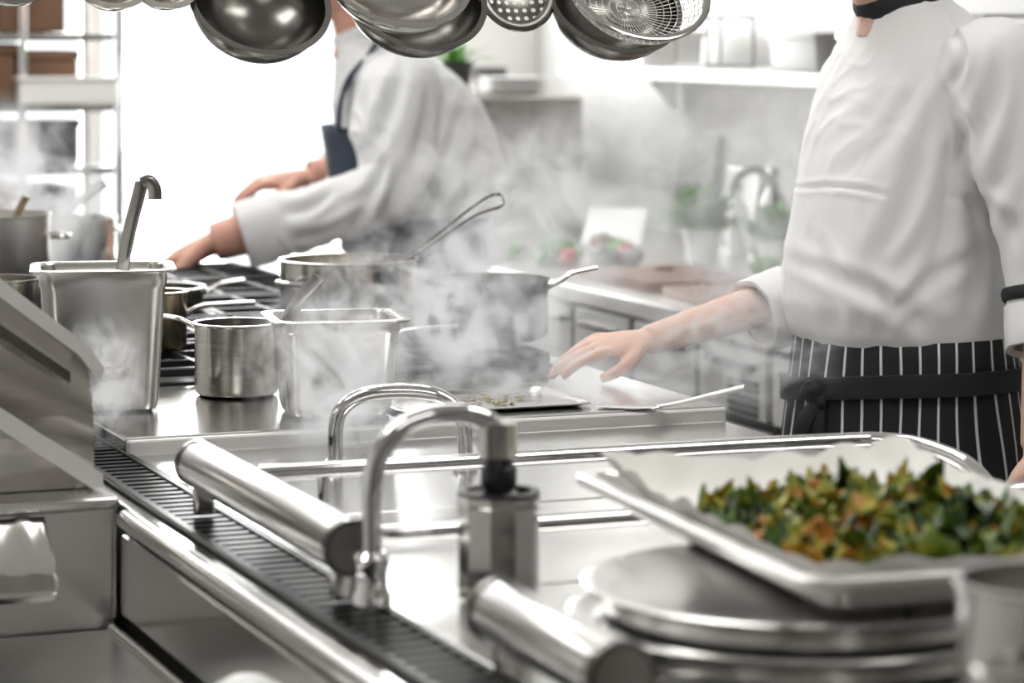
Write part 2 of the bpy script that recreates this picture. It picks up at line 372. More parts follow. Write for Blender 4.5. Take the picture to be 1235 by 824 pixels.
m=M(); m.add(lathe([(0,.0),(.012,0),(.014,.004),(.0165,.008),(.0165,.022),(.013,.026),(.012,.032),(0,.032)],16),Matrix.Translation((.113,.034,.097)))
mk('nozzle',m.get(),blackpl,t)
t=thing('rinse_well','straight faceted polished chrome spill cup under the tap nozzle','cup',V((-.012,2.535,.88)),rz=.12)
mk('cup',lathe([(0,.002),(.034,.002),(.0360,.005),(.0364,.086),(.0374,.088),(.0374,.095),(.032,.095),(.030,.088),(.028,.012),(0,.012)],10),steel_pol,t,smooth=False)
mk('cup_collar',lathe([(.0300,.0952),(.0376,.0952),(.0376,.0985),(.030,.0985),(.0300,.0952)],20),blackpl,t,smooth=False)
# ------------------------------------------------------------ hob
for j in range(5):
    for i in range(2):
        c=W(.265+.305*i,.62+.335*j,.9036)
        m=M(); a=.145
        for s in (-1,1):
            m.add(box(-a,a,s*a-.006,s*a+.006,.006,.018,.002,1)); m.add(box(s*a-.006,s*a+.006,-a,a,.006,.018,.002,1))
            m.add(box(s*a*.35-.004,s*a*.35+.004,-a,a,.006,.0175,.001,1)); m.add(box(-a,a,s*a*.35-.004,s*a*.35+.004,.007,.0172,.001,1))
            for q in (-1,1): m.add(box(s*a-.008,s*a+.008,q*a-.008,q*a+.008,0,.016))
        mk('pan_grate',m.get(),iron,loc=c,rz=T,smooth=False,label='black cast iron pan grate over a gas burner',cat='grate',group='pan grates on the hob')
        b=thing('gas_burner','round black gas burner on the hob','burner',c+V((0,0,.0)),group='gas burners on the hob')
        mk('burner_ring',lathe([(0,.0),(.05,0),(.045,.003),(.038,.004),(0,.004)],28),darksteel,b)
        mk('burner_cap',lathe([(0,.0042),(.032,.0042),(.033,.0048),(.03,.0058),(0,.0059)],28),iron,b)
# ------------------------------------------------------------ vessels
def pot_body(R,h,t=.002,lip=.003):
    return lathe([(0,0),(R-.008,0),(R-.002,.004),(R,.01),(R,h-.004),(R+lip,h-.002),(R+lip,h),(R-t,h),(R-t,h-.004),(R-t,.012),(R-.01,.005),(0,.004)],48)
def long_handle(a,L,z,rise,w=.009,th=.004,R=.1):
    d=V((math.cos(a),math.sin(a),0)); 
    return sweep([d*(R-.001)+V((0,0,z-.01)),d*(R+.02)+V((0,0,z)),d*(R+L*.5)+V((0,0,z+rise*.6)),d*(R+L)+V((0,0,z+rise))],[(w,th),(w*.8,th),(w,th),(w*1.1,th)],up=(0,0,1),res=5)
def pot(name,lab,loc,R,h,mt=steel_pot,handle=None,loops=None,content=None,rz=0):
    t=thing(name,lab,'pot' if 'pot' in name else 'pan',loc,rz=rz)
    mk('bowl',pot_body(R,h),mt,t)
    if handle: mk('handle',long_handle(R=R,**handle),steel_pol,t)
    if loops:
        for a in (loops,loops+math.pi):
            d=V((math.cos(a),math.sin(a),0)); s=V((-d.y,d.x,0)); z=V((0,0,h*.72))
            mk('handle',sweep([d*(R-.001)+s*.03+z,d*(R+.025)+s*.028+z,d*(R+.032)+z,d*(R+.025)-s*.028+z,d*(R-.001)-s*.03+z],.0045,res=5,seg=10),steel_pol,t)
    if content: mk('broth',lathe([(0,h*.7),(R-.0025,h*.7),(R-.0025,h*.69),(0,h*.69)],40),content,t)
    return t
GZ=.922
broth=mat('pale_broth',(.6,.55,.42),.2)
blackpan=mat('blackened_steel',(.03,.03,.03),.4,.5,20,.2)
pot('stock_pot','wide round steel pot steaming on the hob',W(.547,.867,GZ),.106,.108,loops=.9,content=broth)
pot('sauce_pot','large blackened steel saucepan with long steel handle rising to one side',W(.700,.66,GZ),.092,.090,blackpan,handle=dict(a=.1,L=.075,z=.085,rise=.02),content=broth)
pot('sauce_pot','small steel saucepan with thin lid-level handle beside the deep container',W(.212,.325,.9),.056,.098,steel_pot,handle=dict(a=2.9,L=.07,z=.098,rise=.006,w=.007,th=.003))
pot('sauce_pot','small brass-toned saucepan behind the deep container',W(.2,.70,GZ),.042,.085,brass,handle=dict(a=.25,L=.1,z=.06,rise=.004,w=.006))
pot('stock_pot','steel pot with lid half off and a flat handle leaning in',W(.404,2.1,GZ),.068,.098,steel_pot,loops=.4)
pot('stock_pot','large pale steel stock pot in steam',W(.118,1.6,.922),.115,.143,steel_sat,loops=.2,content=broth)
pot('sauce_pot','low steel pot next to the flue counter',W(-.005,.866,.9),.064,.118,steel_pot,content=broth)
pot('frying_pan','dark shallow frying pan with thin handle',W(.344,1.32,GZ),.09,.032,darksteel,handle=dict(a=.05,L=.07,z=.03,rise=.012,w=.006))
pot('frying_pan','shallow steel pan beneath the reaching hand',W(.50,2.08,GZ),.075,.012,steel_pot)
pot('frying_pan','small steel pan with flat handle beside the steaming container',W(.42,.52,GZ),.07,.033,blackpan,handle=dict(a=.15,L=.1,z=.033,rise=.006,w=.007))
def gn(lab,loc,w,d,h,rz): return mk('food_container',vessel(w,d,h,.009,.011,.020,fld=.003),steel_gn,loc=loc,rz=rz,ang=40,label=lab,cat='container')
CW=W(.016,.268,.9)
gn('deep stainless steel food container holding a ladle',CW,.160,.126,.184,.16)
gn('shallower stainless steel food container in thick steam',V((-.226,3.60,.9)),.152,.132,.125,.20)
def strap(name,lab,loc,pts,w,bowl=None,mt=steel_pol):
    t=thing(name,lab,'utensil',loc,rz=0)
    mk('handle',sweep([V(p) for p in pts],[(w,.0016)]*len(pts),up=(0,1,.01),res=5,seg=10),mt,t)
    if bowl:
        m=M(); m.add(lathe([(0,-.02),(.018,-.016),(.028,-.004),(.03,.006),(.0285,.006),(.026,-.003),(.017,-.014),(0,-.018)],28),Matrix.Translation(bowl))
        mk('bowl',m.get(),mt,t)
c1=CW
strap('ladle','steel ladle with hooked handle standing in the container',c1+V((.012,0,.03)),[(.01,-.0,.004),(.014,0,.15),(.036,0,.250),(.040,0,.260),(.048,0,.263),(.055,0,.254),(.056,0,.240)],.0085,(-.012,0,.012),midsteel)
strap('ladle','steel spoon with flat handle leaning in the shallow container',V((-.27,3.62,.925)),[(.0,0,.004),(-.02,0,.08),(-.004,0,.115),(.012,0,.135),(.022,0,.146)],.009,(.025,0,.012),midsteel)
strap('ladle','wide flat steel turner leaning out of a pot',W(.404,2.1,GZ+.01),[(-.04,0,.0),(-.035,0,.085),(.0,0,.12),(.035,0,.145),(.05,0,.155)],.009)
strap('ladle','small wooden-tipped spoon in a steaming pot',W(.118,1.6,.93),[(.02,0,0),(.05,0,.11),(.075,0,.165)],.007,mt=brass)
t=thing('wire_skimmer','steel skimmer with long wire loop handle resting in pot','utensil',W(.547,.867,GZ+.035),rz=.3)
loopp=[(.05,.006,.05),(.115,.008,.085),(.2,.012,.145),(.235,.018,.165),(.25,.012,.168),(.252,0,.16),(.245,-.01,.15),(.2,-.008,.135),(.115,-.006,.082),(.05,-.006,.05)]
mk('handle',sweep([V(p) for p in loopp],.0026,res=4,seg=8),darksteel,t)
m=M(); m.add(lathe([(0,0),(.03,.006),(.05,.03),(.055,.045),(.053,.045),(.048,.03),(.028,.008),(0,.002)],28)); mk('basket',m.get(),steel_pol,t)
pl=W(.48,.125,.9)
mk('roasting_pan',vessel(.25,.17,.007,.003,.005,.02,fld=.002),steel_gn,loc=pl,rz=T,ang=40,label='nearly flat dull steel pan holding a little food',cat='pan')
t=thing('fish_slice','flat pale steel turner lying on the slab corner','utensil',W(0,0,0))
m=M(); m.add(sweep([V((.675,-.015,.9045)),V((.70,-.040,.912)),V((.73,-.070,.924)),V((.760,-.100,.936))],[(.006,.0025),(.007,.003),(.010,.004),(.009,.004)],up=(0,0,1),res=4)); mk('handle',m.get(),slabst,t)
m=M(); m.add(sweep([V((.62,.04,.9025)),V((.66,.0,.9025)),V((.68,-.02,.9045))],[(.020,.0012),(.014,.0012),(.006,.002)],up=(0,0,1),res=4)); mk('blade',m.get(),steel,t)
m=M(); rnd=random.Random(3)
for k in range(30):
    c=V((rnd.uniform(-.06,.06),rnd.uniform(-.05,.04),.005+rnd.random()*.003)); a=rnd.random()*6
    q=V((math.cos(a),math.sin(a),rnd.uniform(-.1,.1)))*.006
    m.add(sweep([c-q,c+V((0,0,.001)),c+q],[.0012,.0020,.0012],seg=6))
mk('chopped_vegetables',m.get(),mat('pale_vegetables',(.46,.40,.26),.5,0,60,.3),loc=pl+V((0,0,.0)),rz=T,label='thin layer of pale chopped vegetables in the pan',cat='vegetables',kind='stuff')
# ------------------------------------------------------------ tray of kale
TZ=.951; TT=math.radians(17.7)
for k in range(3):
    z=.8805+k*.0232; R=.190-.006*k
    mk('serving_platter',lathe([(0,.0),(R*.90,.0),(R*.93,.002),(R*.955,.012),(R*.99,.0175),(R+.003,.0195),(R+.003,.0215),(R*.99,.0231),(R*.965,.0226),(R*.95,.0218),(0,.0218)],72),bright,loc=W(.218+.010*((k+1)%2),-1.30+.006*k,z),rz=0,label='wide round thin shiny steel platter in a stack',cat='platter',group='stacked platters under the tray')
tc=V((.3025,2.398,TZ))
mk('baking_tray',vessel(.325,.51,.034,.02,.013,.025,.0015,.008),mat('pale_aluminium',(.84,.83,.81),.30,.75,20,.05,0,(1,1,1),.06),loc=tc,rz=TT,ang=40,label='pale aluminium baking tray resting on stacked platters',cat='tray')
nx,ny=36,52; v=[];f=[]
for j in range(ny+1):
    for i in range(nx+1):
        x=(i/nx-.5); y=(j/ny-.5)
        X=x*.345; Y=y*.50
        e=max(0,abs(x)-.36)/.14; e2=max(0,abs(y)-.40)/.1
        cr_=abs(noise.noise(V((X*16,Y*16,1))))
        z=.0065+max(e*e*.031,e2*e2*.032)+ .015*cr_*(1 if e+e2>0 else .35)
        if x<-.1 and y>.2: z+= .016*max(0,(-x-.1)/.4)*max(0,(y-.2)/.3)
        if x>.2 and y>.3: z+=.012*max(0,(x-.2)/.3)*max(0,(y-.3)/.2)
        v.append(V((X*(.93-.04*e),Y,z)))
for j in range(ny):
    for i in range(nx): a=j*(nx+1)+i; f.append((a,a+1,a+nx+2,a+nx+1))
mk('parchment_sheet',(v,f),paper,loc=tc,rz=TT,ang=30,label='crinkled white parchment sheet lining the baking tray',cat='paper')
def leafmesh(sd):
    nr,ns=8,48; v=[V((0,0,0))]; f=[]
    for i in range(1,nr+1):
        q=i/nr
        for k in range(ns):
            a=2*math.pi*k/ns; rr=.021*q*(1+.5*noise.noise(V((math.cos(a)*1.5,math.sin(a)*1.5,sd))))*(1+.05*q*math.sin(a*11+sd))
            z=.0060*q*q*math.sin(a*3+sd)+.0065*q**3*math.sin(a*7+sd*2)+.0025*q**4*math.sin(a*13+sd)+.014*noise.noise(V((math.cos(a)*q*1.8,math.sin(a)*q*1.8,sd*5)))
            v.append(V((rr*math.cos(a)*1.25,rr*math.sin(a)*.9,z)))
    for k in range(ns):
        l=(k+1)%ns; f.append((0,1+k,1+l))
        for i in range(nr-1): a=1+i*ns; f.append((a+k,a+ns+k,a+ns+l,a+l))
    me=to_mesh('kale_leaf',(v,f)); me.materials.append(kale); me.shade_smooth(); return me
LM=[leafmesh(i+1) for i in range(10)]
rg=random.Random(11)
for k in range(220):
    while True:
        x=rg.uniform(-.112,.130); y=rg.uniform(-.210,.170)
        hh=1-((x-.008)/.130)**2-((y+.02)/.215)**2
        if hh>.0: break
    bl=noise.noise(V((x*16,y*16,2)))
    top=.012+.027*math.sqrt(hh)*(1+1.1*bl)
    z=.014+ max(0,top-.014)*rg.random()**.5
    ob=bpy.data.objects.new('kale_leaf',LM[k%10]); S.collection.objects.link(ob)
    p=Matrix.Rotation(TT,4,'Z')@V((x,y,0)); ob.location=tc+V((p.x,p.y,z))
    tl=.7 if z>.02 else .3
    ob.rotation_euler=(rg.uniform(-tl,tl),rg.uniform(-tl,tl),rg.uniform(0,6.28)); s=rg.uniform(.7,1.15); ob.scale=(s,s,s)
    ob['label']='curly roasted green kale leaf in the tray'; ob['category']='kale'; ob['group']='roasted kale leaves in the tray'
ob=bpy.data.objects.new('herb_sprig',LM[2]); S.collection.objects.link(ob); ob.location=W(.30,-.60,.8825); ob.scale=(.4,.4,.15); ob['label']='tiny green herb scrap on the worktop'; ob['category']='herb'
t=pot('stock_pot','bright steel pot standing beside the tray',V((.345,1.80,.881)),.06,.163,steel_pol,loops=1.2,content=mat('clear_stock',(.5,.48,.44),.15))
mk('mixing_bowl',lathe([(0,.098),(.012,.097),(.028,.088),(.038,.07),(.042,.04),(.045,.002),(.047,0),(.048,.002),(.045,.04),(.041,.072),(.03,.092),(.013,.101),(0,.102)],32),whitepl,loc=V((-.222,2.36,.751)),label='small white bowl turned upside down in the well',cat='bowl')
# ------------------------------------------------------------ hanging rack
t=thing('pan_rack','steel pipe pot rack hung from the ceiling','rack',W(.4,.07,1.84))
for d in (-.07,.08): mk('bar',sweep([V((-.75,d,0)),V((.75,d,0))],.009,seg=14),steel_pol,t)
for r in (-.7,.7): 
    mk('cross_bar',sweep([V((r,-.07,0)),V((r,.08,0))],.008,seg=12),steel_pol,t)
    mk('hanger_rod',sweep([V((r,0.005,.0)),V((r,0.005,.96))],.006,seg=10),steel_pol,t)
def bowlprof(R,h):
    o=[];n=9
    for i in range(n+1):
        a=math.pi/2*i/n; o.append((R*math.sin(a),-h*math.cos(a)))
    o.append((R+.006,.0)); o.append((R+.006,.002)); o.append((R-.002,.002))
    for i in range(n,-1,-1):
        a=math.pi/2*i/n; o.append(((R-.002)*math.sin(a),-(h-.002)*math.cos(a)))
    o[0]=(0,o[0][1]); o[-1]=(0,o[-1][1]); return o
def hang(name,lab,r,d,y0,R,h,mt,tilt=48,kind='bowl',cat='pan'):
    tl=math.radians(tilt); Y=W(r,d).y; z=1.40-(y0-26)*Y/3400
    t=thing(name,lab,cat,W(r,d,z),group='pans and strainers hanging from the rack')
    RX=Matrix.Rotation(tl,4,'X')
    if kind=='bowl':
        m=M(); m.add(lathe(bowlprof(R,h),44),RX); mk('bowl',m.get(),mt,t)
    if kind=='sieve':
        me=to_mesh('x',lathe([(R*math.sin(math.pi/2*i/14)+(0 if i else 0),-h*math.cos(math.pi/2*i/14)) for i in range(15)],56)); ob=bpy.data.objects.new('x',me); S.collection.objects.link(ob)
        w=ob.modifiers.new('w','WIREFRAME'); w.thickness=.0014
        dg=bpy.context.evaluated_depsgraph_get(); me2=bpy.data.meshes.new_from_object(ob.evaluated_get(dg)); bpy.data.objects.remove(ob)
        me2.transform(RX); mk('wire_mesh',me2,steel_pol,t,ang=0)
        m=M(); m.add(sweep([V((R*math.cos(2*math.pi*k/40),R*math.sin(2*math.pi*k/40),0)) for k in range(40)],(.005,.003),closed=True,up=(0,0,1),seg=10),RX); mk('rim',m.get(),steel_pol,t)
    if kind=='skimmer':
        v=[];f=[]; c=.0115; n=int(R/c)+1
        for i in range(-n,n+1):
            for j in range(-n,n+1):
                x,y=i*c,j*c
                if math.hypot(x,y)>R-.007: continue
                o=len(v)
                for k in range(8):
                    a=math.pi/4*k; q=1/max(abs(math.cos(a)),abs(math.sin(a)))*c/2; X=x+q*math.cos(a); Yy=y+q*math.sin(a); v.append(V((X,Yy,-.012*(1-(X*X+Yy*Yy)/(R*R)))))
                for k in range(8):
                    a=math.pi/4*k; X=x+.0032*math.cos(a); Yy=y+.0032*math.sin(a); v.append(V((X,Yy,-.012*(1-(X*X+Yy*Yy)/(R*R)))))
                for k in range(8): l=(k+1)%8; f.append((o+k,o+l,o+8+l,o+8+k))
        m=M(); m.add((v,f),RX); mk('perforated_disc',m.get(),mt,t,ang=0)
        m=M(); m.add(sweep([V(((R-.002)*math.cos(2*math.pi*k/40),(R-.002)*math.sin(2*math.pi*k/40),0)) for k in range(40)],(.007,.003),closed=True,up=(0,0,1),seg=10),RX); mk('rim',m.get(),mt,t)
    st=RX@V((0,R+.002,0)); bar=0.0 if d<.02 else .15
    bd=bar-d; top=1.84-z
    mk('handle',sweep([st,st+V((0,.012,.02)),V((0,bd,st.z+.08)),V((0,bd,top-.06))],[(.009,.002)]*4,up=(0,1,0.01),res=5,seg=8),steel_pol,t)
    mk('hook',sweep([V((0,bd-.003,top-.07)),V((0,bd-.014,top-.05)),V((0,bd-.014,top)),V((0,bd,top+.0125)),V((0,bd+.013,top)),V((0,bd+.012,top-.012))],.0025,res=4,seg=8),steel_pol,t)
hang('hanging_pan','dark round steel pan hanging from the rack',.172,.08,1,.086,.07,darksteel)
hang('hanging_pan','bright wide steel pan hanging from the rack',.302,-.07,-36,.090,.06,steel_pot)
hang('hanging_pan','brownish steel pan hanging behind another',.378,.08,-6,.09,.068,darksteel)
hang('skimmer','perforated dark steel skimmer hanging from the rack',.518,.08,-10,.050,.01,darksteel,72,'skimmer','utensil')
hang('wire_sieve','fine wire mesh sieve hanging from the rack',.622,-.07,-20,.093,.05,steel_pol,48,'sieve','sieve')
hang('hanging_pan','dark steel pan hanging behind the sieve',.656,.08,1,.088,.068,darksteel)
hang('hanging_pan','small steel pan hanging from the rack',.049,.08,-22,.04,.03,steel_pot)
hang('hanging_pan','small steel pan hanging from the rack',-.018,.08,-26,.045,.035,steel_pot)
hang('hanging_pan','small dark pan hanging from the rack',-.14,.08,-32,.045,.035,darksteel)
# ------------------------------------------------------------ back counter along right wall
CR=1.46
mk('worktop',box(CR-.02,R1-.005,-.6,4.29,.815,.85,.004),steel_sat,loc=W(0,0,0),rz=T,smooth=False,label='pale steel worktop along the wall',cat='worktop')
for k in range(8):
    d0=-.6+k*.61
    t=thing('base_cabinet','pale steel base cabinet with drawer and door','cabinet',W(CR,d0,0),group='base cabinets along the wall')
    mk('body',box(.02,.7,.004,.604,.08,.813),blackpan,t,smooth=False)
    mk('plinth',box(.06,.6,.01,.6,0,.08),blackpl,t,smooth=False)
    for q in range(2):
        dr=mk('drawer',box(0,.018,.012+q*.3,.290+q*.304,.675,.803,.003),cabm,t,smooth=False)
        mk('handle',box(-.012,0,.05+q*.3,.25+q*.3,.765,.779,.003),darksteel,dr,smooth=False)
    do=mk('door',box(0,.018,.012,.594,.09,.655,.003),cabm,t,smooth=False)
    mk('handle',box(-.012,0,.12,.48,.615,.629,.003),darksteel,do,smooth=False)
    if k==3:
        m=M()
        for q in range(5): m.add(box(-.004,.0,.04,.16,.68+q*.014,.689+q*.014))
        mk('vent',m.get(),blackpl,t,smooth=False)
t=thing('counter_oven','brushed steel oven cabinet standing on the worktop','oven',W(1.70,3.50,.851))
mk('body',box(0,.36,0,.75,0,.355,.006),steel_pot,t,smooth=False); do=mk('door',box(-.014,-.001,.06,.7,.05,.28,.004),steel_pol,t,smooth=False)
mk('handle',sweep([V((-.014,.1,.3)),V((-.04,.1,.3)),V((-.04,.65,.3)),V((-.014,.65,.3))],.008,res=3),chrome,do)
def plant(lab,loc,s,n=26,tr=False,L0=1.0):
    t=thing('potted_plant',lab,'plant',loc)
    mk('planter',lathe([(0,0),(.028*s,0),(.038*s,.06*s),(.04*s,.06*s),(.04*s,.068*s),(.036*s,.068*s),(.034*s,.055*s),(0,.055*s)],24),terr if not tr else whitepl,t)
    m=M(); rg=random.Random(n)
    for k in range(n):
        a=rg.random()*6.28; e=rg.uniform(.3,1.4); L=rg.uniform(.04,.09)*s*L0; d=V((math.cos(a)*math.cos(e),math.sin(a)*math.cos(e),math.sin(e)))
        p0=V((0,0,.055*s)); m.add(sweep([p0,p0+d*L*.5,p0+d*L*.8+V((0,0,-.004)),p0+d*L+V((0,0,-.012*s))],[(.001,.001),(.005*s,.001),(.009*s,.001),(.001,.001)],res=2,seg=6))
    mk('foliage',m.get(),green,t)
plant('small green plant in black pot on the oven cabinet',W(1.735,3.60,1.207),1.3,40)
plant('leafy green herbs in a low white pot on the worktop',W(1.93,2.50,.851),1.15,300,True,1.35)
plant('leafy green herbs in a small white pot',W(2.0,2.28,.851),1.0,200,True,1.3)
plant('leafy green herbs in a white pot near bottles',W(1.98,1.75,.851),1.0,100,True)
for k in range(5): mk('dinner_plate',lathe([(0,0),(.05,0),(.09,.008),(.092,.011),(.088,.011),(.05,.004),(0,.004)],32),whitepl,loc=W(1.93,3.67,1.207+k*.0085),label='white dinner plate stacked on the oven cabinet',cat='plate',group='stacked white plates')
for k in range(3): mk('soup_bowl',lathe([(0,0),(.03,0),(.06,.04),(.062,.042),(.058,.042),(.03,.005),(0,.005)],28),greypl,loc=W(1.96,3.95,1.207+k*.013),label='grey soup bowl stacked on the oven cabinet',cat='bowl',group='stacked grey bowls')
t=thing('tablet_stand','white framed tablet on a small stand','tablet',W(1.86,2.86,.851),rz=T-.75)
m=M(); RT=Matrix.Translation((0,0,.012))@Matrix.Rotation(math.radians(-35),4,'X'); m.add(box(-.075,.075,-.006,.004,0,.105,.003),RT); mk('tablet',m.get(),mat('glossy_white',(.95,.95,.95),.3),t,smooth=False)
m=M(); m.add(box(-.062,.062,-.0075,-.0062,.012,.093),RT); mk('screen',m.get(),mat('pale_screen',(.85,.88,.88),.15),t,smooth=False)
mk('stand',box(-.05,.05,-.01,.07,0,.01,.003),greypl,t,smooth=False)
t=thing('sink_tap','dark gooseneck sink tap on the worktop','tap',W(2.14,2.55,.851))
mk('spout',sweep([V((0,0,0)),V((0,0,.14)),V((-.02,0,.19)),V((-.06,0,.205)),V((-.1,0,.18)),V((-.11,0,.14))],.009,res=5),blackpan,t); mk('base',lathe([(0,0),(.022,0),(.022,.02),(0,.02)],20),darksteel,t)
for i,(r,d,w,l,mt) in enumerate(((1.66,1.62,.30,.42,wood),(1.66,2.10,.26,.38,wood),(1.66,3.05,.18,.24,steel_sat),(1.66,1.12,.24,.36,wood))):
    mk('cutting_board',loft([rrect(w,l,.02,0),rrect(w,l,.02,.018)]),mt,loc=W(r,d,.8505),rz=T+.06*(i%3-1),label=('reddish brown' if mt==wood else 'pale')+' rectangular cutting board on the worktop',cat='cutting board')
rg=random.Random(5)
for k in range(10):
    r,d=rg.uniform(1.60,1.74),rg.choice([1.62,2.10])+rg.uniform(-.14,.14); s=rg.uniform(.012,.02)
    m=M(); m.add(ell((0,0,s*.25),V((s*1.8,0,0)),V((0,s,0)),V((0,0,s*.25)),12,8))
    mk('meat_slice',m.get(),mat('cured_meat',(.22,.09,.07),.45,0,50,.4),loc=W(r,d,.869),rz=rg.random()*3,label='thin dark reddish slice of meat on a cutting board',cat='meat',group='meat slices on the boards')
for k in range(34):
    r,d=rg.uniform(1.52,1.78),2.40+rg.random()*.42
    if k<14: r,d=rg.uniform(1.85,1.90),1.0+k*.08
    m=M(); s=rg.uniform(.020,.034); m.add(ell((0,0,s*.8),V((s*1.2,0,0)),V((0,s,0)),V((0,0,s*.8)),12,8))
    for p in m.v: p+= p*.35*noise.noise(p*60+V((k,0,0)))
    mk('vegetable',m.get(),(green,redp,brown,greypl)[(0,0,2,0,1,3,0)[k%7]],loc=W(r,d,.851),rz=rg.random()*3,label=('green','green','brown','green','red','grey','green')[k%7]+' vegetable lying on the worktop',cat='vegetable',group='vegetables on the worktop')
bcol=[greypl,mat('green_glass',(.12,.20,.10),.15),mat('slate_ceramic',(.18,.18,.19),.4),mat('amber_oil',(.32,.22,.10),.15),steel_sat,whitepl,redp]
bp=[(0,0),(.03,0),(.033,.004),(.033,.12),(.028,.14),(.012,.165),(.012,.19),(0,.19)]
for k in range(20):
    s=rg.uniform(.6,1.15); mt=bcol[k%7]; t=thing('bottle',('red' if mt==redp else 'pale' if mt in (whitepl,steel_sat) else 'dark coloured')+' kitchen bottle standing against the wall','bottle',W(2.15-.06*(k%2),.9+k*.068+(.45 if k>17 else 0),.851),group='bottles along the wall')
    mk('bottle_body',lathe([(a*s,b*s) for a,b in bp],20),mt,t); mk('cap',lathe([(0,.188*s),(.014*s,.188*s),(.014*s,.21*s),(0,.21*s)],16),blackpl if k%2 else steel_pol,t)
for k in range(3):
    mk('food_container',vessel(.11,.10,.07,.008,.008,.02),steel_sat if k%2 else greypl,loc=W(2.0-.01*(k%2),1.05+k*.18,.851),rz=T,label='small open food container on the worktop',cat='container',group='small containers on the worktop')
for k in range(4):
    mk('food_container',vessel(.16,.22,.04,.008,.008,.02),steel_sat if k%2 else darksteel,loc=W(1.58+.01*(k%2),3.35,.851+k*.016),rz=T,label='shallow tray stacked on the worktop corner',cat='tray',group='stacked shallow trays')
lm=[steel_pot,greypl,steel_pot,darksteel,steel_sat,greypl]
for k in range(6):
    w_=rg.uniform(.16,.26); h_=rg.uniform(.16,.27)
    m=M(); m.add(box(-.006,.006,-w_/2,w_/2,0,h_,.004),Matrix.Rotation(math.radians(10),4,'Y'))
    mk('leaning_tray',m.get(),lm[k],loc=W(2.195-.0*k,1.55+k*.27+(.25 if k>3 else 0),.8515),rz=T,smooth=False,label=('grey' if lm[k]==greypl else 'steel')+' flat tray leaning against the wall',cat='tray',group='trays leaning on the wall')
t=thing('wall_shelf','white wall shelf holding kitchenware','shelf',W(R1-.3,1.2,1.26)); mk('board',box(0,.295,0,2.2,0,.03,.003),whitepl,t,smooth=False)
for d in (.1,1.1,2.1): mk('bracket',prism([(.2,.0),(.29,.0),(.29,-.09),(.28,-.09)],d,d+.015),whitepl,t,smooth=False)
for k in range(2):
    t=thing('dish_rack','grey wire-framed dish rack on the wall shelf','rack',W(2.08,1.50+k*1.25,1.291),group='dish racks on the wall shelf')
    m=M(); h_=.12
    for x in (-.06,.06):
        for y in (-.09,.09): m.add(sweep([V((x,y,0)),V((x,y,h_))],.004,seg=8))
        for z_ in (.004,h_): m.add(sweep([V((x,-.09,z_)),V((x,.09,z_))],.004,seg=8))
    for y in (-.09,-.03,.03,.09): m.add(sweep([V((-.06,y,.004)),V((.06,y,.004))],.003,seg=8)); m.add(sweep([V((-.06,y,h_)),V((.06,y,h_))],.003,seg=8))
    mk('frame',m.get(),greypl,t)
for k in range(3):
    mk('storage_box',loft([rrect(.16,.24,.02,0),rrect(.17,.25,.02,.07),rrect(.18,.26,.02,.072),rrect(.18,.26,.02,.085)]),(steel_pot,greypl,steel_sat)[k],loc=W(2.08,(1.85,2.18,3.10)[k],1.291),rz=T,label=('dull steel','grey','steel')[k]+' low lidded box on the wall shelf',cat='box')
# storage rack far left
t=thing('storage_rack','chrome wire storage rack with shelves by the window','rack',W(.28,3.95,0))
for x in (-.6,.35,.6):
    for y in (-.2,.2): mk('post',sweep([V((x,y,0)),V((x,y,1.95))],.012,seg=10),chrome,t)
SZ=[.35,.72,1.03,1.19,1.37,1.62,1.9]
for z in SZ: mk('shelf',box(-.59,.59,-.19,.19,z-.02,z,.003),darksteel,t,smooth=False)
rg=random.Random(9); slate=mat('slate_box',(.03,.033,.042),.6)
rows={0:[slate,brown],1:[brown,slate],2:[slate,slate,blackpl],3:[brown,brown,brown],4:[brown,slate,brown],5:[slate,brown]}
for si,z in enumerate(SZ[:-1]):
    gap=SZ[si+1]-z-.02; x=-.55; k=0
    while x<.48:
        w=rg.uniform(.13,.2); w=min(w,.585-x); h=gap*rg.uniform(.85,.98); mt=rows[si][k%len(rows[si])]
        b=thing('storage_box',{'brown_cardboard':'brown cardboard','black_plastic':'black plastic','white_enamel':'white plastic','slate_box':'slate grey'}[mt.name]+' lidded box on the storage rack','box',W(.28,3.95,z+.001)+V((CT*(x+w/2),ST*(x+w/2),0))+V((ST*.03,-CT*.03,0)),group='boxes on the storage rack')
        mk('box_body',box(-w/2,w/2,-.14,.15,0,h*.82,.006),mt,b,smooth=False); mk('lid',box(-w/2-.006,w/2+.006,-.146,.156,h*.82,h,.006),mt,b,smooth=False)
        x+=w+.016; k+=1
b=thing('storage_box','low white plastic box in front of brown boxes','box',W(.74,3.715,1.191),group='boxes on the storage rack'); mk('box_body',box(-.13,.12,-.03,.02,0,.06,.006),whitepl,b,smooth=False); mk('lid',box(-.135,.125,-.035,.025,.06,.07,.003),whitepl,b,smooth=False)
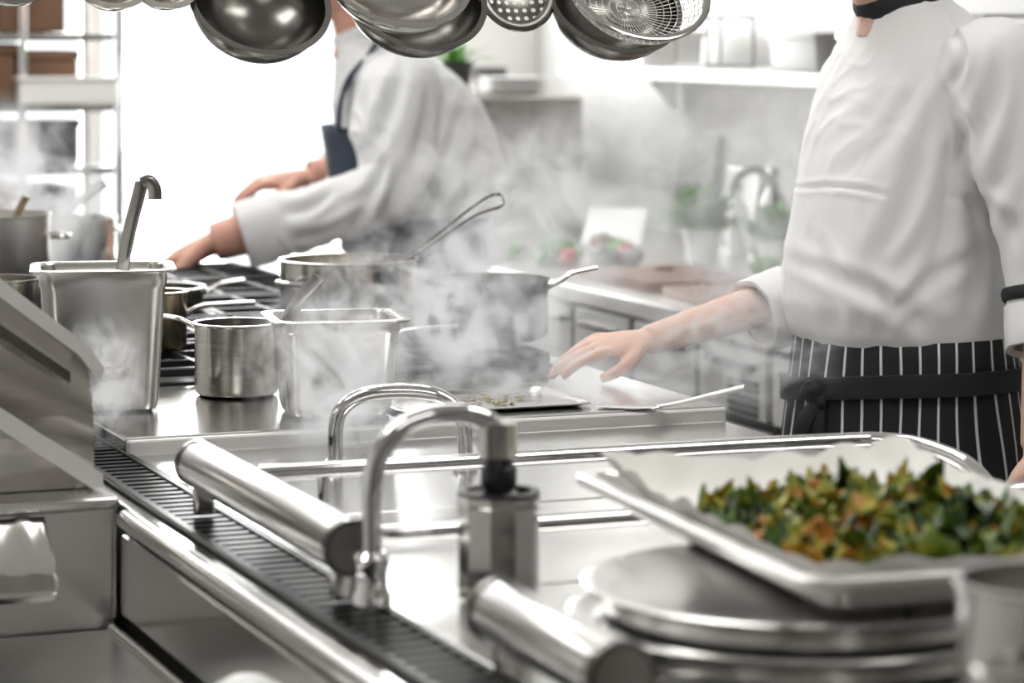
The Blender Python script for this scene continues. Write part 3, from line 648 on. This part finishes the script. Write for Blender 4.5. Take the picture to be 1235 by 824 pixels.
# ------------------------------------------------------------ people
def hand(wr,dr,up,ts,curl=.4,spread=.2,s=1.0):
    dr=dr.normalized(); ts=(ts-dr*ts.dot(dr)).normalized(); up=(up-dr*up.dot(dr)-ts*up.dot(ts)).normalized(); m=M()
    m.add(sweep([wr-dr*.03*s,wr,wr+dr*.03*s,wr+dr*.065*s,wr+dr*.09*s],[(.022*s,.016*s),(.024*s,.0165*s),(.032*s,.017*s),(.0375*s,.0145*s),(.035*s,.011*s)],up=up,res=3,seg=16))
    for off,L,b in ((.0285,.076,.080),(.0098,.086,.087),(-.0092,.080,.084),(-.0275,.063,.074)):
        p=wr+dr*(b*s)+ts*(off*s); P=[p-dr*.02*s-up*.001,p+up*.003*s]; R=[.009*s,.0094*s]; c=curl*(.35+.30*(.03-off)/.06)
        base=(dr+ts*(off/.03*spread)).normalized()
        for q,rr in ((.45,.0080),(.30,.0080),(.25,.0058)):
            d=base*math.cos(c)-up*math.sin(c); p=p+d*(L*s*q); P.append(p); R.append(rr*s); c+=curl*.6
        m.add(sweep(P,R,res=3,seg=10))
    p=wr+dr*.02*s+ts*.018*s; P=[p]; R=[.014*s]
    for d,l,rr in ((dr*.6+ts*.7-up*.3,.032,.0120),(dr*.88+ts*.28-up*.38,.032,.0100),(dr*.95+ts*.0-up*.3,.026,.0074)):
        p=p+d.normalized()*l*s; P.append(p); R.append(rr*s)
    m.add(sweep(P,R,res=3,seg=10)); return m.get()
def head(c,f,u,s=1):
    f=f.normalized(); u=(u-f*u.dot(f)).normalized(); l=u.cross(f); m=M()
    m.add(ell(c+u*.025*s-f*.01*s,l*.074*s,f*.092*s,u*.092*s,24,16))
    m.add(ell(c-u*.035*s+f*.022*s,l*.058*s,f*.062*s,u*.072*s,20,12)); m.add(ell(c-u*.085*s+f*.055*s,l*.03*s,f*.028*s,u*.024*s))
    m.add(sweep([c+f*.078*s+u*.025*s,c+f*.098*s-u*.005*s,c+f*.105*s-u*.018*s],[.008*s,.011*s,.013*s],res=2)); m.add(ell(c+f*.082*s-u*.05*s,l*.024*s,f*.012*s,u*.009*s))
    m.add(ell(c+f*.072*s+u*.034*s,l*.052*s,f*.014*s,u*.009*s))
    for q in (-1,1): m.add(ell(c+l*(q*.076*s)-f*.012*s,l*.008*s,f*.016*s,u*.03*s))
    return m.get(),f,u,l
def ringpts(c,F,Sd,w,d,n=40,e=2.3):
    o=[]
    for k in range(n):
        a=2*math.pi*k/n; ca,sa=math.cos(a),math.sin(a)
        o.append(V(c)+F*(d*math.copysign(abs(ca)**(2/e),ca))+Sd*(w*math.copysign(abs(sa)**(2/e),sa)))
    return o
def wrinkle(me,folds,amp=.0045,sc=7,seed=0,fs=1.0):
    me.update(); P=[]
    for v in me.vertices:
        p=v.co; n=v.normal; q=V((p.x*sc+p.z*sc*.45+seed,p.y*sc,p.z*sc*.38-p.x*sc*.25)); 
        q2=q+V((noise.noise(q*.7),noise.noise(q*.7+V((9,0,0))),noise.noise(q*.7+V((0,9,0)))))*1.3
        r1=1-2.4*abs(noise.noise(q2)); r2=1-3.0*abs(noise.noise(q2*2.1+V((4,4,4))))
        mask=max(0,.5+1.2*noise.noise(p*5+V((seed,3,1))))
        dsp=amp*(r1*abs(r1))+amp*.75*max(0,r2)**2*mask*1.6
        if n.y<.3:
            for a,b,dep,wd in folds:
                ax,az,bx,bz=a.x,a.z,b.x-a.x,b.z-a.z; L2=bx*bx+bz*bz
                t=((p.x-ax)*bx+(p.z-az)*bz)/L2; t=max(0,min(1,t))
                ox=p.x-ax-t*bx-(.012*math.sin(math.pi*t))*(-bz)/math.sqrt(L2); oz=p.z-az-t*bz-(.012*math.sin(math.pi*t))*bx/math.sqrt(L2)
                dd=math.hypot(ox,oz); wd2=wd*(.75+.5*t)
                if dd<wd2*4:
                    k=fs*math.sin(math.pi*(.04+.92*t)); dsp-=dep*math.exp(-(dd/wd2)**2)*k; dsp+=dep*.6*math.exp(-((dd-wd2*1.9)/(wd2*1.0))**2)*k
        P.append(p+n*dsp)
    for v,p in zip(me.vertices,P): v.co=p
def strip(name,path,F,Sd,a0,a1,mt,parent,org,e=2.3,n=60,thick=.002,wob=0):
    v=[];f=[]; rows=len(path)
    for ri,(c,w,d) in enumerate(path):
        for k in range(n+1):
            a=a0+(a1-a0)*k/n; ca,sa=math.cos(a),math.sin(a)
            p=V(c)+F*(d*math.copysign(abs(ca)**(2/e),ca))+Sd*(w*math.copysign(abs(sa)**(2/e),sa))
            if wob: 
                nn=(F*ca+Sd*sa); p=p+nn*(wob*(ri/rows)*math.sin(a*11+ri*.25)+wob*.6*noise.noise(V((a*5,p.z*9,3))))
            v.append(p-org)
    avg=(path[0][1]+path[0][2])/2
    for ri in range(rows-1):
        for k in range(n):
            i=ri*(n+1)+k; f.append((i,i+1,i+n+2,i+n+1))
    me=bpy.data.meshes.new(name); me.from_pydata([tuple(p) for p in v],[],f)
    ul=me.uv_layers.new(name='UVMap')
    for poly in me.polygons:
        for li in poly.loop_indices:
            vi=me.loops[li].vertex_index; ri,k=divmod(vi,n+1); a=a0+(a1-a0)*k/n; ul.data[li].uv=(a*avg+.02+.0025*math.sin(ri*.5+a*4),v[vi].z)
    bm=bmesh.new(); bm.from_mesh(me); bmesh.ops.recalc_face_normals(bm,faces=bm.faces); bm.to_mesh(me); bm.free()
    ob=mk(name,me,mt,parent,ang=0); so=ob.modifiers.new('s','SOLIDIFY'); so.thickness=thick; so.offset=0; return ob
def cuff(a,b,r0,r1,org,mt,parent,name='cuff'):
    ax=(b-a).normalized(); s1=ax.cross(V((0,1,.1))).normalized(); s2=ax.cross(s1); L_=(b-a).length; rings=[]
    for t_,rr in ((0,r0-.006),(0.02,r0),(.5,(r0+r1)/2+.001),(.96,r1),(1,r1-.001),(1.0,r1-.007),(.9,r1-.012)):
        row=[]
        for k in range(48):
            an=2*math.pi*k/48; wv=.0025*noise.noise(V((math.cos(an)*2,math.sin(an)*2,t_*1.5)))+.0012*math.sin(an*3+t_*2)
            row.append(a+ax*(L_*t_)+s1*((rr+wv)*math.cos(an))+s2*((rr+wv)*math.sin(an))-org)
        rings.append(row)
    return mk(name,loft(rings,False,False),mt,parent,ang=40)
def person(lab,org,F,rings,hip,neck,hc,hf,shL,elL,wrL,hdL,shR,elR,wrR,hdR,cuffL,cuffR,sk,folds,jm,srad=(.072,.066,.060),sradR=None,ar=(.048,.043,.034,.031,.0245,.021),amp=.002,fs=.7,nr=.05):
    F=F.normalized(); Sd=V((-F.y,F.x,0)); Z=V((0,0,1)); m=M(); sradR=sradR or srad
    body=[(c,w-.022,d-.022) for c,w,d in rings]
    m.add(loft([ringpts(c,F,Sd,max(.03,w),max(.03,d),24,2.1) for c,w,d in body]))
    m.add(sweep([neck-Z*.06,neck,hc-Z*.03-F*.015],[nr+.004,nr,nr],res=3,seg=16))
    hv,hf,hu,hl=head(hc,hf,Z); m.add(hv)
    for sh,el,wr,hd in ((shL,elL,wrL,hdL),(shR,elR,wrR,hdR)):
        m.add(sweep([sh,sh.lerp(el,.5),el,el.lerp(wr,.35),el.lerp(wr,.8),wr],list(ar),res=4,seg=16))
        m.add(hand(wr,*hd))
    for q in (-1,1):
        h=hip+Sd*(q*.085); k=V((h.x,h.y,.48))+F*.01; an=V((h.x,h.y,.09))-F*.01
        m.add(sweep([h,h.lerp(k,.5),k,k.lerp(an,.4),an],[.076,.070,.055,.055,.038],res=4,seg=16))
        m.add(ell(an+F*.06-Z*.045,Sd*.038,F*.115,Z*.035))
    m.add(ell(hip+Z*.0,Sd*.140,F*.100,Z*.13))
    me=fused(m.get(),.0032,4,.5); me.transform(Matrix.Translation(-org))
    P=mk('person',me,sk,loc=org,ang=0,label=lab,cat='person')
    m=M(); m.add(loft([ringpts(c,F,Sd,w,d) for c,w,d in rings]))
    for sh,el,cu,sr in ((shL,elL,cuffL,srad),(shR,elR,cuffR,sradR)):
        m.add(ell(sh,Sd*sr[0],F*sr[0],Z*sr[0]*.9))
        m.add(sweep([sh,sh.lerp(el,.5),el,cu],[sr[0],sr[0]*.96,sr[1],sr[2]],res=6,seg=20))
    jme=fused(m.get(),.0046,6,.5); wrinkle(jme,folds,amp,fs=fs); jme.transform(Matrix.Translation(-org)); mk('jacket',jme,jm,P,ang=0)
    m=M(); m.add(ell(hip-Z*.02,Sd*.146,F*.112,Z*.13))
    for q in (-1,1):
        h=hip+Sd*(q*.078); k=V((h.x,h.y,.48))+F*.01; an=V((h.x,h.y,.07))-F*.01
        m.add(sweep([h,h.lerp(k,.5),k,k.lerp(an,.5),an],[.080,.080,.073,.068,.064],res=4,seg=20))
        sm=M(); sm.add(sweep([an+F*-.05+Z*-.03,an+F*.02+Z*-.02,an+F*.1+Z*-.033,an+F*.17+Z*-.045],[(.036,.036),(.045,.045),(.048,.034),(.03,.02)],up=(0,0,1),res=4,seg=18))
        me=fused(sm.get(),.006,2); me.transform(Matrix.Translation(-org)); mk('shoe',me,shoe,P,ang=0)
    me=fused(m.get(),.008,4); wrinkle(me,[],.003,9); me.transform(Matrix.Translation(-org)); mk('trousers',me,check,P,ang=0)
    m=M(); m.add(ell(hc+hu*.038-hf*.022,hl*.084,hf*.092,hu*.092,24,16)); m.add(ell(hc-hu*.02-hf*.05,hl*.07,hf*.05,hu*.07))
    me=fused(m.get(),.006,3); wrinkle(me,[],.003,40); me.transform(Matrix.Translation(-org)); mk('hair',me,hairm,P,ang=0)
    for q in (-1,1):
        m=M(); m.add(ell(hc+hl*(q*.031)+hf*.076+hu*.012,hl*.013,hf*.009,hu*.007)); me=m.get(); mk('eye',([p-org for p in me[0]],me[1]),eyem,P,ang=0)
        m=M(); m.add(ell(hc+hl*(q*.031)+hf*.0835+hu*.011,hl*.005,hf*.003,hu*.005)); me=m.get(); mk('iris',([p-org for p in me[0]],me[1]),pupil,P,ang=0)
    return P,F,Sd
def IM(px,py,Y): return V(((px-617.5)*Y/3400,Y,1.40-(py-26)*Y/3400))
# ---- chef 1
F1=V((-.85,-.53,0)).normalized(); S1=V((-F1.y,F1.x,0)); c=V((.550,3.96,0)); O1=V((.550,3.96,0))
def rc(c,z,f=0): return V((c.x,c.y,z))+F1*f
rings=[(rc(c,.938),.148,.130),(rc(c,.970,.004),.160,.146),(rc(c,1.01,.008),.166,.154),(rc(c,1.08,.010),.160,.148),(rc(c,1.16,.006)+S1*.006,.156,.137),(rc(c,1.24,-.004)+S1*.010,.158,.128),(rc(c,1.31,-.010)+S1*.014,.156,.112),(rc(c,1.365,-.014)+S1*.012,.134,.092),(rc(c,1.405,-.012)+S1*.006,.092,.074),(rc(c,1.430,-.0),.060,.060),(rc(c,1.438,.003),.056,.056)]
fo=[]
for a,b,Y,dep,wd in (((1128,50),(1010,225),3.83,.007,.013),((1118,130),(1040,345),3.83,.007,.013),((1095,70),(1000,190),3.83,.005,.010),((955,240),(1072,236),3.82,.006,.0035),((955,318),(1125,398),3.83,.007,.012),((985,290),(1010,402),3.83,.006,.010),((1045,330),(1065,408),3.83,.006,.009),((1140,180),(1095,405),3.82,.010,.012),((1172,240),(1160,400),3.82,.008,.011),((1205,50),(1165,200),3.73,.008,.012),((1232,110),(1190,270),3.71,.008,.012),((1238,180),(1205,330),3.70,.007,.012),((1160,240),(1235,300),3.70,.007,.011),((1146,20),(1143,110),3.8,.009,.005),((1143,110),(1156,200),3.8,.009,.005),((1070,380),(1190,300),3.83,.006,.010),((1120,240),(1075,330),3.82,.006,.010)):
    fo.append((IM(*a,Y),IM(*b,Y),dep,wd))
P1,F1,S1=person('person in white chef jacket and striped apron reaching over the range',O1,F1,rings,V((.553,3.96,.88)),V((.526,3.948,1.43)),V((.462,3.908,1.555)),F1*.85+V((0,0,-.45)),
  V((.650,3.800,1.345)),V((.722,3.77,1.075)),V((.688,3.70,.84)),(V((-.02,-.15,-1)),V((.9,-.4,0)),V((-.5,-.8,0)),.5,.1,.95),
  V((.505,4.08,1.315)),V((.452,4.10,1.015)),V((.190,3.94,.954)),(V((-.96,-.24,-.10)),V((-.1,-.15,1)),V((.3,-.95,-.3)),.50,.03,.90),
  V((.715,3.745,.975)),V((.358,4.035,.984)),skin,fo,cloth,srad=(.068,.063,.058),sradR=(.060,.060,.053),amp=.0018,fs=.75,nr=.046)
cuff(V((.395,4.058,.993)),V((.345,4.028,.979)),.057,.055,O1,cloth,P1)
cuff(V((.717,3.756,1.015)),V((.713,3.738,.962)),.0620,.0605,O1,cloth,P1)
ap=[]
for k in range(26):
    z=.966-.60*k/25; q=min(1,k/8); ap.append((rc(V((.553,3.96,0)),z,.003),.158+.018*q+.012*(k/25),.140+.018*q+.016*(k/25)))
strip('apron',ap,F1,S1,-2.7,2.75,stripe,P1,O1,n=180,wob=.004)
def tiering(z0,w,d,tilt,hh):
    n=100; rows=[]
    for (off,zz) in ((.0,-hh),(.0025,-hh*.95),(.0032,-.3*hh),(.0026,0),(.0032,.3*hh),(.0025,hh*.95),(.0,hh),(-.001,0)):
        row=[]
        for k in range(n):
            a=2*math.pi*k/n; ca,sa=math.cos(a),math.sin(a); e=2.3
            nz=.0012*noise.noise(V((math.cos(a)*3,math.sin(a)*3,zz*40)))
            row.append(V((.553,3.96,z0+zz+tilt*math.sin(a)+.002*math.sin(a*3)))+F1*((d+off+nz)*math.copysign(abs(ca)**(2/e),ca))+S1*((w+off+nz)*math.copysign(abs(sa)**(2/e),sa))-O1)
        rows.append(row)
    rows.append(rows[0]); return loft(rows,False,False)
mk('apron_tie',tiering(.895,.1765,.159,.018,.016),blackcl,P1,ang=30)
kp=V((.553,3.96,.880))+F1*.163+S1*.012
m=M(); m.add(ell(kp-O1,S1*.014,F1*.007,V((0,0,.013))))
m.add(sweep([kp-O1,kp-O1+V((-.006,-.010,.016)),kp-O1+V((-.014,-.006,.022)),kp-O1+V((-.018,-.004,.010)),kp-O1],[(.008,.0025)]*5,up=(.3,1,0),res=4,seg=8))
for q in ((-.004,-.010,-.04,-.004,-.010,-.10,-.012,-.010,-.15),(-.022,-.008,-.03,-.028,-.006,-.07,-.024,-.006,-.12)):
    m.add(sweep([kp-O1,kp-O1+V(q[0:3]),kp-O1+V(q[3:6]),kp-O1+V(q[6:9])],[(.011,.002)]*4,up=(.3,1,0),res=4,seg=8))
mk('apron_knot',m.get(),blackcl,P1,ang=0)
def ringtube(c,ax,R,rr,org,n=40):
    ax=ax.normalized(); a=ax.cross(V((0,1,0))).normalized(); b=ax.cross(a)
    return sweep([c+a*R*math.cos(2*math.pi*k/n)+b*R*math.sin(2*math.pi*k/n)-org for k in range(n)],rr,closed=True,up=ax,seg=8)
mk('collar',ringtube(V((.542,3.953,1.434)),V((-.30,-.18,1)),.060,(.006,.015),O1),blackcl,P1,ang=0)
mk('cuff_band',ringtube(V((.719,3.762,1.038)),V((0.05,-.2,-1)),.0630,(.003,.009),O1),blackcl,P1,ang=0)
# ---- chef 2
F2=V((-.98,-.2,0)).normalized(); O2=V((-.165,5.86,0))
def q2(x,z,y=5.85): return V((x,y,z))
rings=[(q2(-.150,.90),.160,.134),(q2(-.155,.94),.170,.147),(q2(-.166,1.0),.176,.158),(q2(-.182,1.08),.180,.162),(q2(-.198,1.16),.184,.162),(q2(-.218,1.23),.186,.152),(q2(-.241,1.285),.168,.124),(q2(-.272,1.325),.12,.092),(q2(-.305,1.355),.065,.065),(q2(-.315,1.37),.058,.058)]
fo=[]
for a,b,Y,dep,wd in (((485,80),(430,205),5.6,.013,.016),((520,95),(490,225),5.65,.011,.015),((562,120),(505,255),5.68,.010,.015),((545,195),(465,295),5.66,.012,.015),((440,110),(415,205),5.6,.009,.014),((405,230),(335,257),5.55,.010,.011),((450,240),(385,300),5.54,.012,.012),((480,205),(445,290),5.54,.014,.013),((575,210),(530,300),5.68,.010,.014),((430,255),(350,290),5.54,.008,.010),((465,195),(425,252),5.54,.010,.011)):
    fo.append((IM(*a,Y),IM(*b,Y),dep,wd))
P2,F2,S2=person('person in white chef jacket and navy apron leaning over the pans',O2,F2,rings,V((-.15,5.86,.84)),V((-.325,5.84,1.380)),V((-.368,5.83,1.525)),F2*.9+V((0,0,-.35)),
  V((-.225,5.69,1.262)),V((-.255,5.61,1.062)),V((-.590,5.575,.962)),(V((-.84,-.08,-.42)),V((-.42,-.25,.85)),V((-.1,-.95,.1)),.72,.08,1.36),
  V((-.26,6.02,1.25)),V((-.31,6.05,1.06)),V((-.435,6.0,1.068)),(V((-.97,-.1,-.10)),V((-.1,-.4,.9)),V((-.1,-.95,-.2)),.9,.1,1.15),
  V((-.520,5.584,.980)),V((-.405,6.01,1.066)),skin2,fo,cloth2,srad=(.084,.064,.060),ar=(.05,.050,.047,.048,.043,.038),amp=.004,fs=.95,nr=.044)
cuff(V((-.455,5.592,1.000)),V((-.535,5.580,.976)),.066,.069,O2,cloth2,P2)
bib=[]
for k in range(14):
    z=1.185-.26*k/13; x=-.212+.044*k/13; bib.append((q2(x,z),.188,.184))
strip('apron_bib',bib,F2,S2,-.75,1.0,navy,P2,O2,n=30)
sk_=[]
for k in range(20):
    z=1.004-.55*k/19; sk_.append((q2(-.160,z),.200+.008*k/19,.176+.01*k/19))
strip('apron_skirt',sk_,F2,S2,-1.9,1.95,navy,P2,O2,n=100,wob=.004)
pts=[q2(-.212,1.185)+F2*.166+S2*.114,q2(-.232,1.235)+F2*.140+S2*.108,q2(-.252,1.285)+F2*.102+S2*.106,q2(-.270,1.330)+F2*.042+S2*.090,q2(-.280,1.356)+F2*.005+S2*.066,q2(-.270,1.352)-F2*.045+S2*.03]
mk('apron_strap',sweep([p-O2 for p in pts],[(.006,.015)]*6,up=tuple(S2*1.0+V((0,0,.3))),res=5,seg=8),navy,P2,ang=0)
mk('collar',ringtube(V((-.315,5.845,1.372)),V((-.4,0,.9)),.054,(.005,.018),O2),cloth2,P2,ang=0)
# ------------------------------------------------------------ steam
def steam_mat(name,dens,thr,sc,seed,em_=.5,wid=.12):
    m=bpy.data.materials.new(name); m.use_nodes=True; nt=m.node_tree; nt.nodes.clear()
    o=nt.nodes.new('ShaderNodeOutputMaterial'); pv=nt.nodes.new('ShaderNodeVolumePrincipled'); nt.links.new(pv.outputs[0],o.inputs['Volume'])
    pv.inputs['Color'].default_value=(1,1,1,1); pv.inputs['Anisotropy'].default_value=.15; pv.inputs['Emission Color'].default_value=(1,1,1,1)
    tc=nt.nodes.new('ShaderNodeTexCoord'); ln=nt.nodes.new('ShaderNodeVectorMath'); ln.operation='LENGTH'; nt.links.new(tc.outputs['Object'],ln.inputs[0])
    fa=nt.nodes.new('ShaderNodeMapRange'); fa.interpolation_type='SMOOTHSTEP'; fa.inputs[1].default_value=1; fa.inputs[2].default_value=.15; fa.inputs[3].default_value=0; fa.inputs[4].default_value=1; nt.links.new(ln.outputs['Value'],fa.inputs[0])
    mp=nt.nodes.new('ShaderNodeMapping'); mp.inputs['Location'].default_value=(seed,seed*2,seed*.5); nt.links.new(tc.outputs['Object'],mp.inputs[0])
    nz=nt.nodes.new('ShaderNodeTexNoise'); nz.inputs['Scale'].default_value=sc; nz.inputs['Detail'].default_value=6; nz.inputs['Roughness'].default_value=.55; nz.inputs['Distortion'].default_value=1.8; nt.links.new(mp.outputs[0],nz.inputs['Vector'])
    mr=nt.nodes.new('ShaderNodeMapRange'); mr.interpolation_type='SMOOTHSTEP'; mr.inputs[1].default_value=thr; mr.inputs[2].default_value=thr+wid; mr.inputs[3].default_value=0; mr.inputs[4].default_value=dens; nt.links.new(nz.outputs['Fac'],mr.inputs[0])
    mu=nt.nodes.new('ShaderNodeMath'); mu.operation='MULTIPLY'; nt.links.new(mr.outputs[0],mu.inputs[0]); nt.links.new(fa.outputs[0],mu.inputs[1])
    nt.links.new(mu.outputs[0],pv.inputs['Density'])
    em=nt.nodes.new('ShaderNodeMath'); em.operation='MULTIPLY'; em.inputs[1].default_value=em_; nt.links.new(mu.outputs[0],em.inputs[0]); nt.links.new(em.outputs[0],pv.inputs['Emission Strength'])  # emission added so the steam looks white and brightly lit
    return m
def steam(px,py,Y,sx,sy,sz,dens,thr=.48,sc=1.8,seed=0,tilt=0,em_=.42,wid=.17):
    c=IM(px,py,Y); v=ell((0,0,0),V((1,0,0)),V((0,1,0)),V((0,0,1)),24,16)
    me=to_mesh('steam',v); ob=bpy.data.objects.new('steam',me); S.collection.objects.link(ob); ob.location=c; ob.scale=(sx,sy,sz); ob.rotation_euler=(0,tilt,0)
    me.materials.append(steam_mat('self_lit_steam',dens,thr,sc,seed,em_,wid)); ob['label']='soft white steam rising from the hot pans'; ob['category']='steam'; ob['kind']='stuff'
steam(395,445,3.45,.12,.05,.14,75,.46,1.7,1)
steam(420,500,3.40,.08,.04,.06,55,.43,1.7,11)
steam(500,365,3.80,.18,.08,.15,46,.48,2.0,2,.4)
steam(590,385,3.90,.16,.09,.19,44,.48,1.9,3)
steam(625,275,4.7,.26,.12,.24,28,.47,2.2,4,.4)
steam(800,215,5.0,.36,.14,.34,8,.45,2.6,5,.3)
steam(10,245,5.1,.22,.10,.22,42,.45,1.8,6)
steam(120,460,3.44,.08,.04,.10,50,.45,1.8,7)
steam(910,320,4.3,.14,.08,.22,22,.48,2.0,8)
steam(880,420,3.80,.18,.05,.12,32,.46,1.9,10)
steam(960,250,3.70,.16,.05,.22,12,.45,2.0,12)
steam(690,470,3.72,.20,.06,.08,40,.46,1.9,9)
# ------------------------------------------------------------ camera
cam=bpy.data.cameras.new('camera'); co=bpy.data.objects.new('camera',cam); S.collection.objects.link(co); S.camera=co
co.location=(0,0,1.40); co.rotation_euler=(math.radians(90),0,0)
cam.sensor_width=36; cam.lens=3400/1235*36; cam.shift_y=-386/1235; cam.clip_start=.05
cam.dof.use_dof=True; cam.dof.focus_distance=3.55; cam.dof.aperture_fstop=4.8
S.view_settings.view_transform='Standard'; S.view_settings.look='None'; S.view_settings.exposure=.04
